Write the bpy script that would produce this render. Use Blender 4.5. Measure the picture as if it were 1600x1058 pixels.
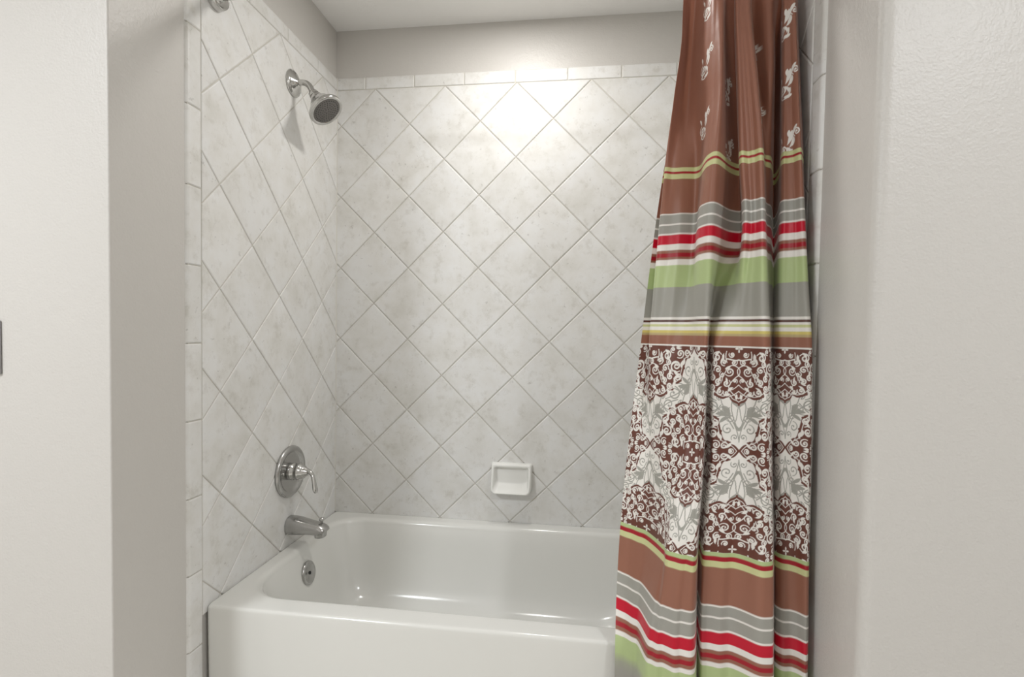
import bpy, bmesh, math, random
import numpy as np
from mathutils import Vector, Matrix
random.seed(4)
for o in list(bpy.data.objects): bpy.data.objects.remove(o)
S = bpy.context.scene
COL = S.collection
PI = math.pi

# ------------------------------------------------------------------ camera
CAM = Vector((1.0061, -2.0375, 1.1511))
cam = bpy.data.cameras.new('camera'); cam.sensor_width = 36; cam.sensor_fit = 'HORIZONTAL'
cam.lens = 801.49 / 1600 * 36; cam.shift_x = -1.03 / 1600; cam.shift_y = 16.31 / 1600
cam.clip_start = .02
co = bpy.data.objects.new('camera', cam); COL.objects.link(co)
R_ = Vector((0.99180372, 0.1267535, 0.01609117)); U_ = Vector((-0.0199844, 0.02950337, 0.99936489)); F_ = Vector((-0.12619825, 0.99149539, -0.03179464))
co.matrix_world = Matrix(((R_.x, U_.x, -F_.x, CAM.x), (R_.y, U_.y, -F_.y, CAM.y), (R_.z, U_.z, -F_.z, CAM.z), (0, 0, 0, 1)))
S.camera = co

# ------------------------------------------------------------------ exposure, world, lights
S.view_settings.view_transform = 'Standard'; S.view_settings.look = 'None'
S.view_settings.gamma = 1; S.view_settings.use_curve_mapping = False
S.view_settings.exposure = 0.0
W_ = bpy.data.worlds.new('world'); S.world = W_; W_.use_nodes = True
W_.node_tree.nodes['Background'].inputs[0].default_value = (.9, .95, 1, 1)
W_.node_tree.nodes['Background'].inputs[1].default_value = .2
CEIL = 2.38
TUB_LAMP = (.775, -.45)          # recessed lamp over the bathtub
ROOM_LAMP = (-.55, -2.45)        # ceiling lamp of the bathroom, left of the camera
HALL_LAMP = (2.2, -2.25)         # second ceiling lamp, right of the camera
E_TUB, E_ROOM, E_HALL = 6.6, 39, 19

def area(name, loc, rot, size, energy, color, parent=None, shape='DISK', sy=None, spread=None):
    l = bpy.data.lights.new(name, 'AREA'); l.shape = shape; l.size = size
    if sy: l.size_y = sy
    l.energy = energy; l.color = color
    if spread: l.spread = spread
    o = bpy.data.objects.new(name, l); COL.objects.link(o)
    o.location = loc; o.rotation_euler = rot
    if parent: o.parent = parent
    return o
CURTAIN = {
 2.03: [(1.2658,-0.683),(1.2615,-0.677),(1.2493,-0.695),(1.2821,-0.677),(1.3011,-0.716),(1.3128,-0.734),(1.3289,-0.737),(1.347,-0.71),(1.3794,-0.686),(1.3606,-0.722),(1.3706,-0.734),(1.3966,-0.731),(1.4139,-0.704),(1.4404,-0.722),(1.4914,-0.656),(1.498,-0.668),(1.4691,-0.722),(1.4757,-0.734),(1.4905,-0.737),(1.5047,-0.722),(1.513,-0.698)],
 1.92: [(1.2658,-0.665),(1.2615,-0.655),(1.2493,-0.685),(1.2821,-0.655),(1.3011,-0.72),(1.3128,-0.75),(1.3289,-0.755),(1.347,-0.71),(1.3794,-0.67),(1.3606,-0.73),(1.3706,-0.75),(1.3966,-0.745),(1.4139,-0.7),(1.4404,-0.73),(1.4914,-0.62),(1.498,-0.64),(1.4691,-0.73),(1.4757,-0.75),(1.4905,-0.755),(1.5047,-0.73),(1.513,-0.69)],
 1.75: [(1.2499,-0.655),(1.2486,-0.645),(1.2334,-0.685),(1.2743,-0.645),(1.2998,-0.7),(1.3144,-0.745),(1.3282,-0.77),(1.3535,-0.72),(1.3859,-0.68),(1.364,-0.75),(1.3779,-0.775),(1.4046,-0.775),(1.4238,-0.73),(1.4396,-0.755),(1.4986,-0.61),(1.4996,-0.65),(1.4692,-0.74),(1.4781,-0.765),(1.4921,-0.775),(1.5077,-0.75),(1.513,-0.7)],
 1.563: [(1.2161,-0.655),(1.2291,-0.635),(1.2145,-0.685),(1.2579,-0.68),(1.2988,-0.693),(1.3005,-0.775),(1.3196,-0.79),(1.3619,-0.73),(1.3914,-0.7),(1.3686,-0.772),(1.3885,-0.79),(1.4143,-0.8),(1.4319,-0.765),(1.4471,-0.75),(1.5027,-0.61),(1.4986,-0.66),(1.4654,-0.762),(1.479,-0.785),(1.4948,-0.8),(1.5126,-0.77),(1.513,-0.72)],
 1.3974: [(1.2001,-0.625),(1.2205,-0.6),(1.2072,-0.655),(1.2543,-0.68),(1.293,-0.69),(1.2891,-0.762),(1.3149,-0.787),(1.3693,-0.715),(1.4007,-0.7),(1.3751,-0.79),(1.3912,-0.81),(1.4159,-0.822),(1.4359,-0.78),(1.4521,-0.75),(1.5042,-0.62),(1.4903,-0.68),(1.4579,-0.785),(1.4752,-0.815),(1.498,-0.825),(1.513,-0.79),(1.513,-0.74)],
 1.25: [(1.184,-0.635),(1.2101,-0.615),(1.1964,-0.665),(1.2404,-0.69),(1.283,-0.715),(1.2895,-0.771),(1.3096,-0.79),(1.3346,-0.725),(1.3579,-0.76),(1.3681,-0.785),(1.3832,-0.805),(1.422,-0.831),(1.4411,-0.79),(1.4577,-0.755),(1.5013,-0.645),(1.4842,-0.6950000000000001),(1.4559,-0.7875000000000001),(1.4749,-0.8225),(1.5048,-0.8374999999999999),(1.513,-0.8049999999999999),(1.513,-0.75)],
 1.12: [(1.1715,-0.64),(1.1994,-0.63),(1.1888,-0.672),(1.2262,-0.7),(1.2728,-0.74),(1.2895,-0.78),(1.3036,-0.8),(1.3237,-0.735),(1.3227,-0.775),(1.3346,-0.785),(1.3745,-0.8),(1.4275,-0.84),(1.4457,-0.8),(1.4627,-0.76),(1.4979,-0.67),(1.4776,-0.71),(1.4534,-0.79),(1.4741,-0.83),(1.511,-0.85),(1.513,-0.82),(1.513,-0.76)],
 0.89: [(1.1464,-0.66),(1.1711,-0.675),(1.1903,-0.69),(1.2177,-0.74),(1.2564,-0.8),(1.2838,-0.82),(1.2956,-0.83),(1.3176,-0.755),(1.3184,-0.8),(1.3302,-0.81),(1.3752,-0.82),(1.4288,-0.86),(1.447,-0.82),(1.4676,-0.77),(1.4993,-0.69),(1.479,-0.73),(1.4547,-0.81),(1.4755,-0.845),(1.513,-0.86),(1.513,-0.83),(1.513,-0.77)],
 0.6484: [(1.1237,-0.7),(1.1491,-0.722),(1.1758,-0.75),(1.2089,-0.833),(1.2135,-0.866),(1.2496,-0.88),(1.273,-0.885),(1.2998,-0.79),(1.2944,-0.845),(1.3078,-0.853),(1.3554,-0.855),(1.4299,-0.885),(1.4464,-0.85),(1.4671,-0.8),(1.4844,-0.76),(1.4678,-0.79),(1.4581,-0.825),(1.4825,-0.85),(1.513,-0.868),(1.513,-0.84),(1.513,-0.79)],
 0.4857: [(1.1143,-0.745),(1.1377,-0.765),(1.1606,-0.795),(1.1804,-0.87),(1.2053,-0.89),(1.2369,-0.897),(1.2709,-0.896),(1.2964,-0.805),(1.2912,-0.86),(1.304,-0.864),(1.3484,-0.867),(1.4296,-0.9),(1.446,-0.865),(1.4648,-0.82),(1.4803,-0.785),(1.4657,-0.81),(1.4551,-0.847),(1.4858,-0.865),(1.513,-0.875),(1.513,-0.85),(1.513,-0.8)],
 0.38: [(1.1103,-0.79),(1.1338,-0.8),(1.1558,-0.82),(1.1732,-0.88),(1.207,-0.896),(1.2381,-0.905),(1.2717,-0.905),(1.297,-0.815),(1.2922,-0.868),(1.3047,-0.873),(1.3492,-0.875),(1.431,-0.905),(1.4474,-0.87),(1.4645,-0.83),(1.4799,-0.795),(1.4671,-0.815),(1.4573,-0.85),(1.4879,-0.868),(1.513,-0.878),(1.513,-0.855),(1.513,-0.81)],
 0.2: [(1.1103,-0.7936),(1.1338,-0.8036),(1.1558,-0.8236),(1.1732,-0.8836),(1.207,-0.8996),(1.2381,-0.9086),(1.2717,-0.9086),(1.297,-0.8186),(1.2922,-0.8716),(1.3047,-0.8766),(1.3492,-0.8786),(1.431,-0.9086),(1.4474,-0.8736),(1.4645,-0.8336),(1.4799,-0.7986),(1.4671,-0.8186),(1.4573,-0.8536),(1.4879,-0.8716),(1.513,-0.8816),(1.513,-0.8586),(1.513,-0.8136)],
 0.05: [(1.1103,-0.7966),(1.1338,-0.8066),(1.1558,-0.8266),(1.1732,-0.8866),(1.207,-0.9026),(1.2381,-0.9116),(1.2717,-0.9116),(1.297,-0.8216),(1.2922,-0.8746),(1.3047,-0.8796),(1.3492,-0.8816),(1.431,-0.9116),(1.4474,-0.8766),(1.4645,-0.8366),(1.4799,-0.8016),(1.4671,-0.8216),(1.4573,-0.8566),(1.4879,-0.8746),(1.513,-0.8846),(1.513,-0.8616),(1.513,-0.8166)],
}

# ------------------------------------------------------------------ materials
def mat(name, color=(.8, .8, .8), rough=.5, metal=0, **kw):
    m = bpy.data.materials.new(name); m.use_nodes = True
    b = m.node_tree.nodes['Principled BSDF']
    b.inputs['Base Color'].default_value = (*color, 1); b.inputs['Roughness'].default_value = rough
    b.inputs['Metallic'].default_value = metal
    for k, v in kw.items(): b.inputs[k.replace('_', ' ')].default_value = v
    return m
def N(m, t, **kw):
    n = m.node_tree.nodes.new(t)
    for k, v in kw.items(): setattr(n, k, v)
    return n
def L(m, a, b): m.node_tree.links.new(a, b)
def B(m): return m.node_tree.nodes['Principled BSDF']
def coord(m):
    g = N(m, 'ShaderNodeNewGeometry'); return g.outputs['Position']
def noise(m, scale, detail=3, rough=.5, vec=None):
    n = N(m, 'ShaderNodeTexNoise'); n.inputs['Scale'].default_value = scale; n.inputs['Detail'].default_value = detail
    n.inputs['Roughness'].default_value = rough
    L(m, vec if vec else coord(m), n.inputs['Vector']); return n
def bump(m, h, strength, dist):
    b = N(m, 'ShaderNodeBump'); b.inputs['Strength'].default_value = strength; b.inputs['Distance'].default_value = dist
    L(m, h, b.inputs['Height']); L(m, b.outputs[0], B(m).inputs['Normal']); return b
def ramp(m, fac, stops, mode='LINEAR'):
    r = N(m, 'ShaderNodeValToRGB'); r.color_ramp.interpolation = mode; e = r.color_ramp.elements
    while len(e) < len(stops): e.new(.5)
    for i, (p, c) in enumerate(stops): e[i].position = p; e[i].color = (*c, 1)
    L(m, fac, r.inputs[0]); return r

def paint(name, col, rough, b=.35):
    m = mat(name, col, rough)
    n = noise(m, 190, 2, .5); n2 = noise(m, 60, 2, .5)
    a = N(m, 'ShaderNodeMath', operation='ADD'); L(m, n.outputs[0], a.inputs[0]); L(m, n2.outputs[0], a.inputs[1])
    bump(m, a.outputs[0], b, .002); return m
M_PAINT = paint('greige_wall_paint', (.60, .577, .545), .42, .38)
M_CEIL = paint('white_ceiling_paint', (.90, .89, .87), .8)
M_FLOOR = mat('floor_tile', (.6, .56, .5), .4)
fb = noise(M_FLOOR, 6, 4); L(M_FLOOR, ramp(M_FLOOR, fb.outputs[0], [(.3, (.68, .65, .6)), (.7, (.76, .73, .68))]).outputs[0], B(M_FLOOR).inputs[0])

def tile_mat():
    m = mat('mottled_ceramic_tile', (.7, .68, .64), .46)
    g = N(m, 'ShaderNodeNewGeometry')
    sc = N(m, 'ShaderNodeVectorMath', operation='SCALE'); sc.inputs['Scale'].default_value = 9
    cx = N(m, 'ShaderNodeCombineXYZ')
    for i in range(3): L(m, g.outputs['Random Per Island'], cx.inputs[i])
    L(m, cx.outputs[0], sc.inputs[0])
    ad = N(m, 'ShaderNodeVectorMath', operation='ADD'); L(m, g.outputs['Position'], ad.inputs[0]); L(m, sc.outputs[0], ad.inputs[1])
    n1 = noise(m, 9, 5, .6, ad.outputs[0]); n2 = noise(m, 26, 6, .7, ad.outputs[0])
    n3 = noise(m, 55, 3, .6, ad.outputs[0])
    r1 = ramp(m, n1.outputs[0], [(.28, (.665, .652, .612)), (.48, (.745, .735, .71)), (.62, (.775, .772, .76))])
    r2 = ramp(m, n2.outputs[0], [(.32, (.88, .87, .85)), (.47, (1, 1, 1))])
    r3 = ramp(m, n3.outputs[0], [(.27, (.70, .69, .68)), (.34, (1, 1, 1))])
    x = N(m, 'ShaderNodeMix', data_type='RGBA', blend_type='MULTIPLY'); x.inputs['Factor'].default_value = 1
    L(m, r1.outputs[0], x.inputs['A']); L(m, r2.outputs[0], x.inputs['B'])
    y = N(m, 'ShaderNodeMix', data_type='RGBA', blend_type='MULTIPLY'); y.inputs['Factor'].default_value = .7
    L(m, x.outputs['Result'], y.inputs['A']); L(m, r3.outputs[0], y.inputs['B'])
    mr = N(m, 'ShaderNodeMapRange'); mr.inputs['To Min'].default_value = .97; mr.inputs['To Max'].default_value = 1.03
    L(m, g.outputs['Random Per Island'], mr.inputs['Value'])
    v = N(m, 'ShaderNodeVectorMath', operation='SCALE'); L(m, y.outputs['Result'], v.inputs[0]); L(m, mr.outputs[0], v.inputs['Scale'])
    L(m, v.outputs[0], B(m).inputs['Base Color'])
    bump(m, n2.outputs[0], .12, .001)
    return m
M_TILE = tile_mat()
M_GROUT = mat('grey_beige_grout', (.60, .575, .52), .85)
bump(M_GROUT, noise(M_GROUT, 700, 2).outputs[0], .3, .0005)
M_TUB = mat('white_enamel', (.74, .735, .70), .17); B(M_TUB).inputs['Coat Weight'].default_value = .3
M_CHROME = mat('polished_chrome', (.56, .555, .54), .13, 1)
M_SATIN = mat('worn_chrome', (.47, .465, .455), .24, 1)
M_RUBBER = mat('grey_spray_face', (.17, .16, .15), .45, .3)
M_NOZZLE = mat('dark_nozzle', (.03, .03, .03), .5)
M_DARK = mat('dark_slot', (.02, .02, .02), .6)
M_DISH = mat('white_porcelain', (.84, .835, .80), .12)
M_WHITE = mat('white_plastic', (.8, .79, .76), .35)
M_STEEL = mat('brushed_steel', (.35, .34, .34), .35, 1)
def emis(name, c, s):
    m = mat(name, (.9, .9, .9), .5); B(m).inputs['Emission Color'].default_value = (*c, 1); B(m).inputs['Emission Strength'].default_value = s; return m
M_LENS = emis('lit_lamp_lens', (1, .95, .86), 3)

# ------------------------------------------------------------------ helpers
def obj(name, verts, faces, m, parent=None, smooth=False, bevel=0, seg=2, kind=None):
    me = bpy.data.meshes.new(name); me.from_pydata([tuple(v) for v in verts], [], faces); me.update()
    bm = bmesh.new(); bm.from_mesh(me); bmesh.ops.recalc_face_normals(bm, faces=bm.faces); bm.to_mesh(me); bm.free()
    for mm in (m if isinstance(m, (list, tuple)) else [m]): me.materials.append(mm)
    o = bpy.data.objects.new(name, me); COL.objects.link(o)
    if parent: o.parent = parent
    if smooth:
        me.polygons.foreach_set('use_smooth', [True] * len(me.polygons))
    if bevel:
        b = o.modifiers.new('bevel', 'BEVEL'); b.width = bevel; b.segments = seg; b.limit_method = 'ANGLE'; b.angle_limit = .6
        b.harden_normals = False
    if kind: o['kind'] = kind
    return o
def boxd(x0, x1, y0, y1, z0, z1):
    v = [(x, y, z) for x in (x0, x1) for y in (y0, y1) for z in (z0, z1)]
    return v, [(0, 1, 3, 2), (4, 6, 7, 5), (0, 4, 5, 1), (2, 3, 7, 6), (0, 2, 6, 4), (1, 5, 7, 3)]
def box(name, x0, x1, y0, y1, z0, z1, m, parent=None, kind=None, bevel=0):
    v, f = boxd(x0, x1, y0, y1, z0, z1); return obj(name, v, f, m, parent, bevel=bevel, kind=kind)
def prism(name, pts, z0, z1, m, kind=None, smooth=False):
    n = len(pts); v = [(x, y, z0) for x, y in pts] + [(x, y, z1) for x, y in pts]
    f = [tuple(range(n))[::-1], tuple(range(n, 2 * n))] + [(i, (i + 1) % n, n + (i + 1) % n, n + i) for i in range(n)]
    return obj(name, v, f, m, kind=kind)
def thing(name, label, cat, loc=(0, 0, 0), group=None):
    o = bpy.data.objects.new(name, None); COL.objects.link(o); o.empty_display_size = .05
    o['label'] = label; o['category'] = cat
    if group: o['group'] = group
    return o
def tag(o, label, cat, group=None):
    o['label'] = label; o['category'] = cat
    if group: o['group'] = group
    return o
def frame(axis, up=(0, 0, 1)):
    a = Vector(axis).normalized(); u = Vector(up)
    if abs(a.dot(u)) > .95: u = Vector((0, 1, 0))
    r = u.cross(a).normalized(); return a, r, a.cross(r).normalized()
def lathe(origin, axis, prof, seg=48, cap=True):
    """prof: (distance along axis, radius)"""
    a, r, u = frame(axis); o = Vector(origin); v = []; f = []
    for h, rad in prof:
        for k in range(seg):
            t = 2 * PI * k / seg; v.append(o + a * h + (r * math.cos(t) + u * math.sin(t)) * rad)
    for i in range(len(prof) - 1):
        for k in range(seg):
            k2 = (k + 1) % seg; f.append((i * seg + k, i * seg + k2, (i + 1) * seg + k2, (i + 1) * seg + k))
    if cap:
        f.append(tuple(range(seg))[::-1]); n = (len(prof) - 1) * seg; f.append(tuple(range(n, n + seg)))
    return v, f
def cr(pts, n=8):
    """Catmull-Rom through tuples of any length"""
    P = [np.array(p, float) for p in pts]; P = [2 * P[0] - P[1]] + P + [2 * P[-1] - P[-2]]; out = []
    for i in range(1, len(P) - 2):
        for k in range(n):
            t = k / n; a, b, c, d = P[i - 1:i + 3]
            out.append(.5 * ((2 * b) + (c - a) * t + (2 * a - 5 * b + 4 * c - d) * t * t + (3 * b - a - 3 * c + d) * t ** 3))
    out.append(P[-2]); return out
def sweep(pts, seg=20, n=8, sq=1.0):
    """pts: (x,y,z,r_side,r_up) swept with a smooth frame"""
    Q = cr(pts, n); v = []; f = []
    for i, q in enumerate(Q):
        d = Vector(Q[min(i + 1, len(Q) - 1)][:3] - Q[max(i - 1, 0)][:3]).normalized()
        side = Vector((0, 1, 0)); up = d.cross(side).normalized(); side = up.cross(d).normalized()
        for k in range(seg):
            t = 2 * PI * k / seg; c, s = math.cos(t), math.sin(t)
            if sq != 1: c = math.copysign(abs(c) ** sq, c); s = math.copysign(abs(s) ** sq, s)
            v.append(Vector(q[:3]) + side * c * q[3] + up * s * q[4])
    for i in range(len(Q) - 1):
        for k in range(seg):
            k2 = (k + 1) % seg; f.append((i * seg + k, i * seg + k2, (i + 1) * seg + k2, (i + 1) * seg + k))
    f.append(tuple(range(seg))[::-1]); m_ = (len(Q) - 1) * seg; f.append(tuple(range(m_, m_ + seg)))
    return v, f

# ------------------------------------------------------------------ room shell
XR = 1.524; FY = -1.038; RAD = .02; PT = .007     # paint sits PT behind the tile face
def arc(cx, cy, r, a0, a1, n=8):
    return [(cx + r * math.cos(a0 + (a1 - a0) * i / n), cy + r * math.sin(a0 + (a1 - a0) * i / n)) for i in range(n + 1)]
def wall_poly(name, pts, nsm):
    o = prism(name, pts, 0, CEIL, M_PAINT, 'structure')
    n = len(pts)
    for p in o.data.polygons:
        if len(p.vertices) == 4: p.use_smooth = True
    o.data.set_sharp_from_angle(angle=math.radians(30))
    return o
XL_ = -PT
wl = wall_poly('wall_left', [(XL_, .12)] + [(XL_, PT)] + [(XL_, -.5)] + arc(XL_ - .004, FY + .004, .004, 0, -PI / 2) + [(-1.35, FY), (-1.35, FY + .12), (-.13, FY + .12), (-.13, .12)], 0)
XR_ = XR + PT
wr = wall_poly('wall_right', [(XR_, .12), (XR_ + .12, .12), (XR_ + .12, FY + .12), (2.75, FY + .12), (2.75, FY)] + arc(XR_ + RAD, FY + RAD, RAD, -PI / 2, -PI) + [(XR_, -.5), (XR_, PT)], 0)
wb = box('wall_back', -PT, XR_, PT, .13, 0, CEIL, M_PAINT, kind='structure')
box('wall_side_left', -1.47, -1.35, -3.3, FY + .12, 0, CEIL, M_PAINT, kind='structure')
box('wall_side_right', 2.75, 2.87, -3.3, FY + .12, 0, CEIL, M_PAINT, kind='structure')
box('wall_rear', -1.47, 2.87, -3.42, -3.3, 0, CEIL, M_PAINT, kind='structure')
box('floor', -1.47, 2.87, -3.42, .13, -.1, 0, M_FLOOR, kind='structure')
box('ceiling', -1.47, 2.87, -3.42, .13, CEIL, CEIL + .1, M_CEIL, kind='structure')

# ------------------------------------------------------------------ tiles
D = .2916; TOPZ = 2.137; BT = 2.19; GR = .0032; TH = PT
def clip(poly, nx, ny, d):            # keep nx*x+ny*y <= d
    out = []
    for i in range(len(poly)):
        a, b = poly[i], poly[(i + 1) % len(poly)]
        da, db = nx * a[0] + ny * a[1] - d, nx * b[0] + ny * b[1] - d
        if da <= 0: out.append(a)
        if (da < 0 < db) or (db < 0 < da):
            t = da / (da - db); out.append((a[0] + (b[0] - a[0]) * t, a[1] + (b[1] - a[1]) * t))
    return out
def clean(p):
    q = []
    for a in p:
        if not q or math.hypot(a[0] - q[-1][0], a[1] - q[-1][1]) > .004: q.append(a)
    while len(q) > 2 and math.hypot(q[0][0] - q[-1][0], q[0][1] - q[-1][1]) <= .004: q.pop()
    return q
def inset(p, t):
    n = len(p); out = []
    ar = sum(p[i][0] * p[(i + 1) % n][1] - p[(i + 1) % n][0] * p[i][1] for i in range(n))
    if ar < 0: p = p[::-1]
    E = []
    for i in range(n):
        a, b = p[i], p[(i + 1) % n]; l = math.hypot(b[0] - a[0], b[1] - a[1]); nx, ny = (b[1] - a[1]) / l, -(b[0] - a[0]) / l
        E.append((nx, ny, nx * a[0] + ny * a[1] - t))
    for i in range(n):
        a, b = E[i - 1], E[i]; det = a[0] * b[1] - a[1] * b[0]
        if abs(det) < 1e-6: return None
        out.append(((a[2] * b[1] - a[1] * b[2]) / det, (a[0] * b[2] - a[2] * b[0]) / det))
    return out
def add_tile(V, Fc, poly, place, bev=.0035, lift=0.0):
    p = clean(poly)
    if len(p) < 3: return
    ar = abs(sum(p[i][0] * p[(i + 1) % len(p)][1] - p[(i + 1) % len(p)][0] * p[i][1] for i in range(len(p)))) / 2
    if ar < 2e-4: return
    base = len(V); n = len(p)
    rings = [(GR / 2, TH), (GR / 2, .0021 - lift), (GR / 2 + bev * .35, .0008 - lift), (GR / 2 + bev, -lift)]
    for t, dep in rings:
        q = inset(p, t)
        if q is None: del V[base:]; return
        for a in q: V.append(place(a[0], a[1], dep))
    for r in range(3):
        for i in range(n):
            j = (i + 1) % n; Fc.append((base + r * n + i, base + r * n + j, base + (r + 1) * n + j, base + (r + 1) * n + i))
    Fc.append(tuple(base + 3 * n + i for i in range(n)))
def tile_wall(parent, place, a0, a1, z0, z1, na, nz, tag_):
    V = []; Fc = []
    for i in range(-16, 17):
        for j in range(-24, 3):
            if (i + j) % 2: continue
            ca, cz = na + i * D / 2, nz + (j + 1) * D / 2 - 0 * D
            h = D / 2
            poly = [(ca + h, cz), (ca, cz + h), (ca - h, cz), (ca, cz - h)]
            for cl in ((1, 0, a1), (-1, 0, -a0), (0, 1, z1), (0, -1, -z0)):
                poly = clip(poly, *cl)
                if len(poly) < 3: break
            if len(poly) >= 3: add_tile(V, Fc, poly, place, lift=random.uniform(0, .0006))
    o = obj('tile_field', V, Fc, M_TILE, parent)
    v = []; f = [(0, 1, 2, 3)]
    return o
def grout_sheet(parent, place, rects):
    V = []; Fc = []
    for a0, a1, z0, z1 in rects:
        b = len(V)
        for dep in (.0027, TH):
            for a, z in ((a0, z0), (a1, z0), (a1, z1), (a0, z1)): V.append(place(a, z, dep))
        Fc += [(b, b + 1, b + 2, b + 3), (b + 4, b + 7, b + 6, b + 5)] + [(b + k, b + 4 + k, b + 4 + (k + 1) % 4, b + (k + 1) % 4) for k in range(4)]
    return obj('grout', V, Fc, M_GROUT, parent)
def border(parent, place, cells):
    """bullnose tiles; cell = (a0,a1,z0,z1, outer side 't'/'o'/None)"""
    V = []; Fc = []
    for a0, a1, z0, z1, side in cells:
        g = GR / 2
        A0, A1, Z0, Z1 = a0 + g, a1 - g, z0 + g, z1 - g
        # profile across: rounded on the outer side
        prof = [(0, TH), (0, .0016), (.0012, .0004), (.003, 0)]
        W = (Z1 - Z0) if side == 't' else (A1 - A0)
        out = [(W - .010, 0), (W - .006, .0008), (W - .003, .0025), (W - .0008, .0048), (W + .0006, TH)]
        P = prof + out
        b = len(V)
        ends = [(0, .0018), (.002, 0)]
        Ln = (A1 - A0) if side == 't' else (Z1 - Z0)
        stations = [(0, .0018), (.0025, 0), (Ln - .0025, 0), (Ln, .0018)]
        n = len(P)
        for (l, dd) in stations:
            for (w, dep) in P:
                dep = min(TH, dep + dd)
                if side == 't': V.append(place(A0 + l, Z0 + w, dep))
                elif side == 'lo': V.append(place(A1 - w, Z0 + l, dep))
        for l in (0, Ln):
            pass
        for s in range(len(stations) - 1):
            for k in range(n - 1): Fc.append((b + s * n + k, b + s * n + k + 1, b + (s + 1) * n + k + 1, b + (s + 1) * n + k))
        # end skirts
        for s, l in ((0, 0), (len(stations) - 1, Ln)):
            bb = len(V)
            for (w, dep) in P:
                if side == 't': V.append(place(A0 + l, Z0 + w, TH))
                else: V.append(place(A1 - w, Z0 + l, TH))
            for k in range(n - 1): Fc.append((b + s * n + k, b + s * n + k + 1, bb + k + 1, bb + k))
    return obj('bullnose_border', V, Fc, M_TILE, parent)

YI, YO = -.7705, -.8240
pl_b = lambda a, z, d: (a, d, z)                 # back wall, face at y=0
pl_l = lambda a, z, d: (-d, a, z)                # left wall, face at x=0
pl_r = lambda a, z, d: (XR + d, a, z)
TZ0 = .36
tile_wall(wb, pl_b, -.001, XR + .001, TZ0, TOPZ, .0182, TOPZ - D * 0 - D / 2 * 0 - D / 2, 'b')
tile_wall(wl, pl_l, YI, .0015, TZ0, TOPZ, -.1165 - D / 2 * 1, TOPZ - D / 2, 'l')
tile_wall(wr, pl_r, YI, .0015, TZ0, TOPZ, -.1165 - D / 2 * 1, TOPZ - D / 2, 'r')
J = .2062
cb = []; x = .1214 - J
while x < XR: cb.append((max(x, 0), min(x + J, XR), TOPZ, BT, 't')); x += J
border(wb, pl_b, cb)
for w_, pl_ in ((wl, pl_l), (wr, pl_r)):
    c = []; y = -.1522 + J
    while y > YI:
        c.append((max(y - J, YI), min(y, 0), TOPZ, BT, 't')); y -= J
        if y <= YI: break
    z = 1.7277 + J * 3
    vz = []
    while z > 0: vz.append((YO, YI, max(z - J, 0), min(z, BT), 'lo')) if z - J < BT - .02 else None; z -= J
    border(w_, pl_, [q for q in c if q[1] - q[0] > .01] + [q for q in vz if q[3] - q[2] > .01])
grout_sheet(wb, pl_b, [(-.003, XR + .003, TZ0, BT - .004)])
for w_, pl_ in ((wl, pl_l), (wr, pl_r)): grout_sheet(w_, pl_, [(YO + .006, .003, TZ0, BT - .004), (YO + .006, YI, 0.001, TZ0)])

M_CAULK = mat('white_caulk', (.70, .68, .63), .5)
def caulk(parent, a, b, n1, n2, r=.0035):
    a, b, n1, n2 = Vector(a), Vector(b), Vector(n1), Vector(n2); V = []
    for p in (a, b):
        V += [p - (n1 + n2) * .002, p + n1 * r, p + (n1 + n2) * r * .28, p + n2 * r]
    obj('caulk', V, [(0, 1, 2, 3), (7, 6, 5, 4), (0, 4, 5, 1), (1, 5, 6, 2), (2, 6, 7, 3), (3, 7, 4, 0)], M_CAULK, parent)
for xx, sx, w_ in ((0, 1, wl), (XR, -1, wr)):
    caulk(w_, (xx, 0, .384), (xx, 0, BT - .003), (sx, 0, 0), (0, -1, 0))
# ------------------------------------------------------------------ bathtub
def rrect(x0, x1, y0, y1, r, z, n=10):
    rs = r if isinstance(r, (list, tuple)) else (r,) * 4     # fl, fr, br, bl
    out = []
    for (cx, cy, sx, sy, a0, rr) in ((x0, y0, 1, 1, PI, rs[0]), (x1, y0, -1, 1, 1.5 * PI, rs[1]), (x1, y1, -1, -1, 0, rs[2]), (x0, y1, 1, -1, .5 * PI, rs[3])):
        for i in range(n + 1):
            a = a0 + PI / 2 * i / n; out.append((cx + sx * rr + rr * math.cos(a), cy + sy * rr + rr * math.sin(a), z))
    # refine the straight runs
    res = []
    m_ = len(out)
    for i in range(m_):
        a, b = out[i], out[(i + 1) % m_]; res.append(a)
        if i % (n + 1) == n:
            for k in range(1, 12): t = k / 12; res.append((a[0] + (b[0] - a[0]) * t, a[1] + (b[1] - a[1]) * t, z))
    return res
TX0, TX1, TY0, TY1, TZ = .001, XR - .001, -.762, -.001, .384
def loft(rings, closed_bottom=True):
    n = len(rings[0]); v = [p for r in rings for p in r]; f = []
    for i in range(len(rings) - 1):
        for k in range(n): k2 = (k + 1) % n; f.append((i * n + k, i * n + k2, (i + 1) * n + k2, (i + 1) * n + k))
    if closed_bottom: f.append(tuple(range((len(rings) - 1) * n, len(rings) * n)))
    return v, f
rings = []
co_ = .012
for z, ins in ((.0, .010), (.09, .010), (.10, .004), (.30, .001), (TZ - .012, 0)): rings.append(rrect(TX0, TX1, TY0 + ins, TY1, co_, z))
for k in range(1, 7):
    a = PI / 2 * k / 6; rr = .009; rings.append(rrect(TX0 + (1 - math.cos(a)) * .006, TX1 - (1 - math.cos(a)) * .006, TY0 + rr * (1 - math.cos(a)), TY1, co_ + .004 * k / 6, TZ - rr * 1.1 + rr * 1.1 * math.sin(a)))
BX0, BX1, BY0, BY1 = .047, 1.450, -.688, -.052
RC = (.135, .15, .15, .115)
lip = .020
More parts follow.
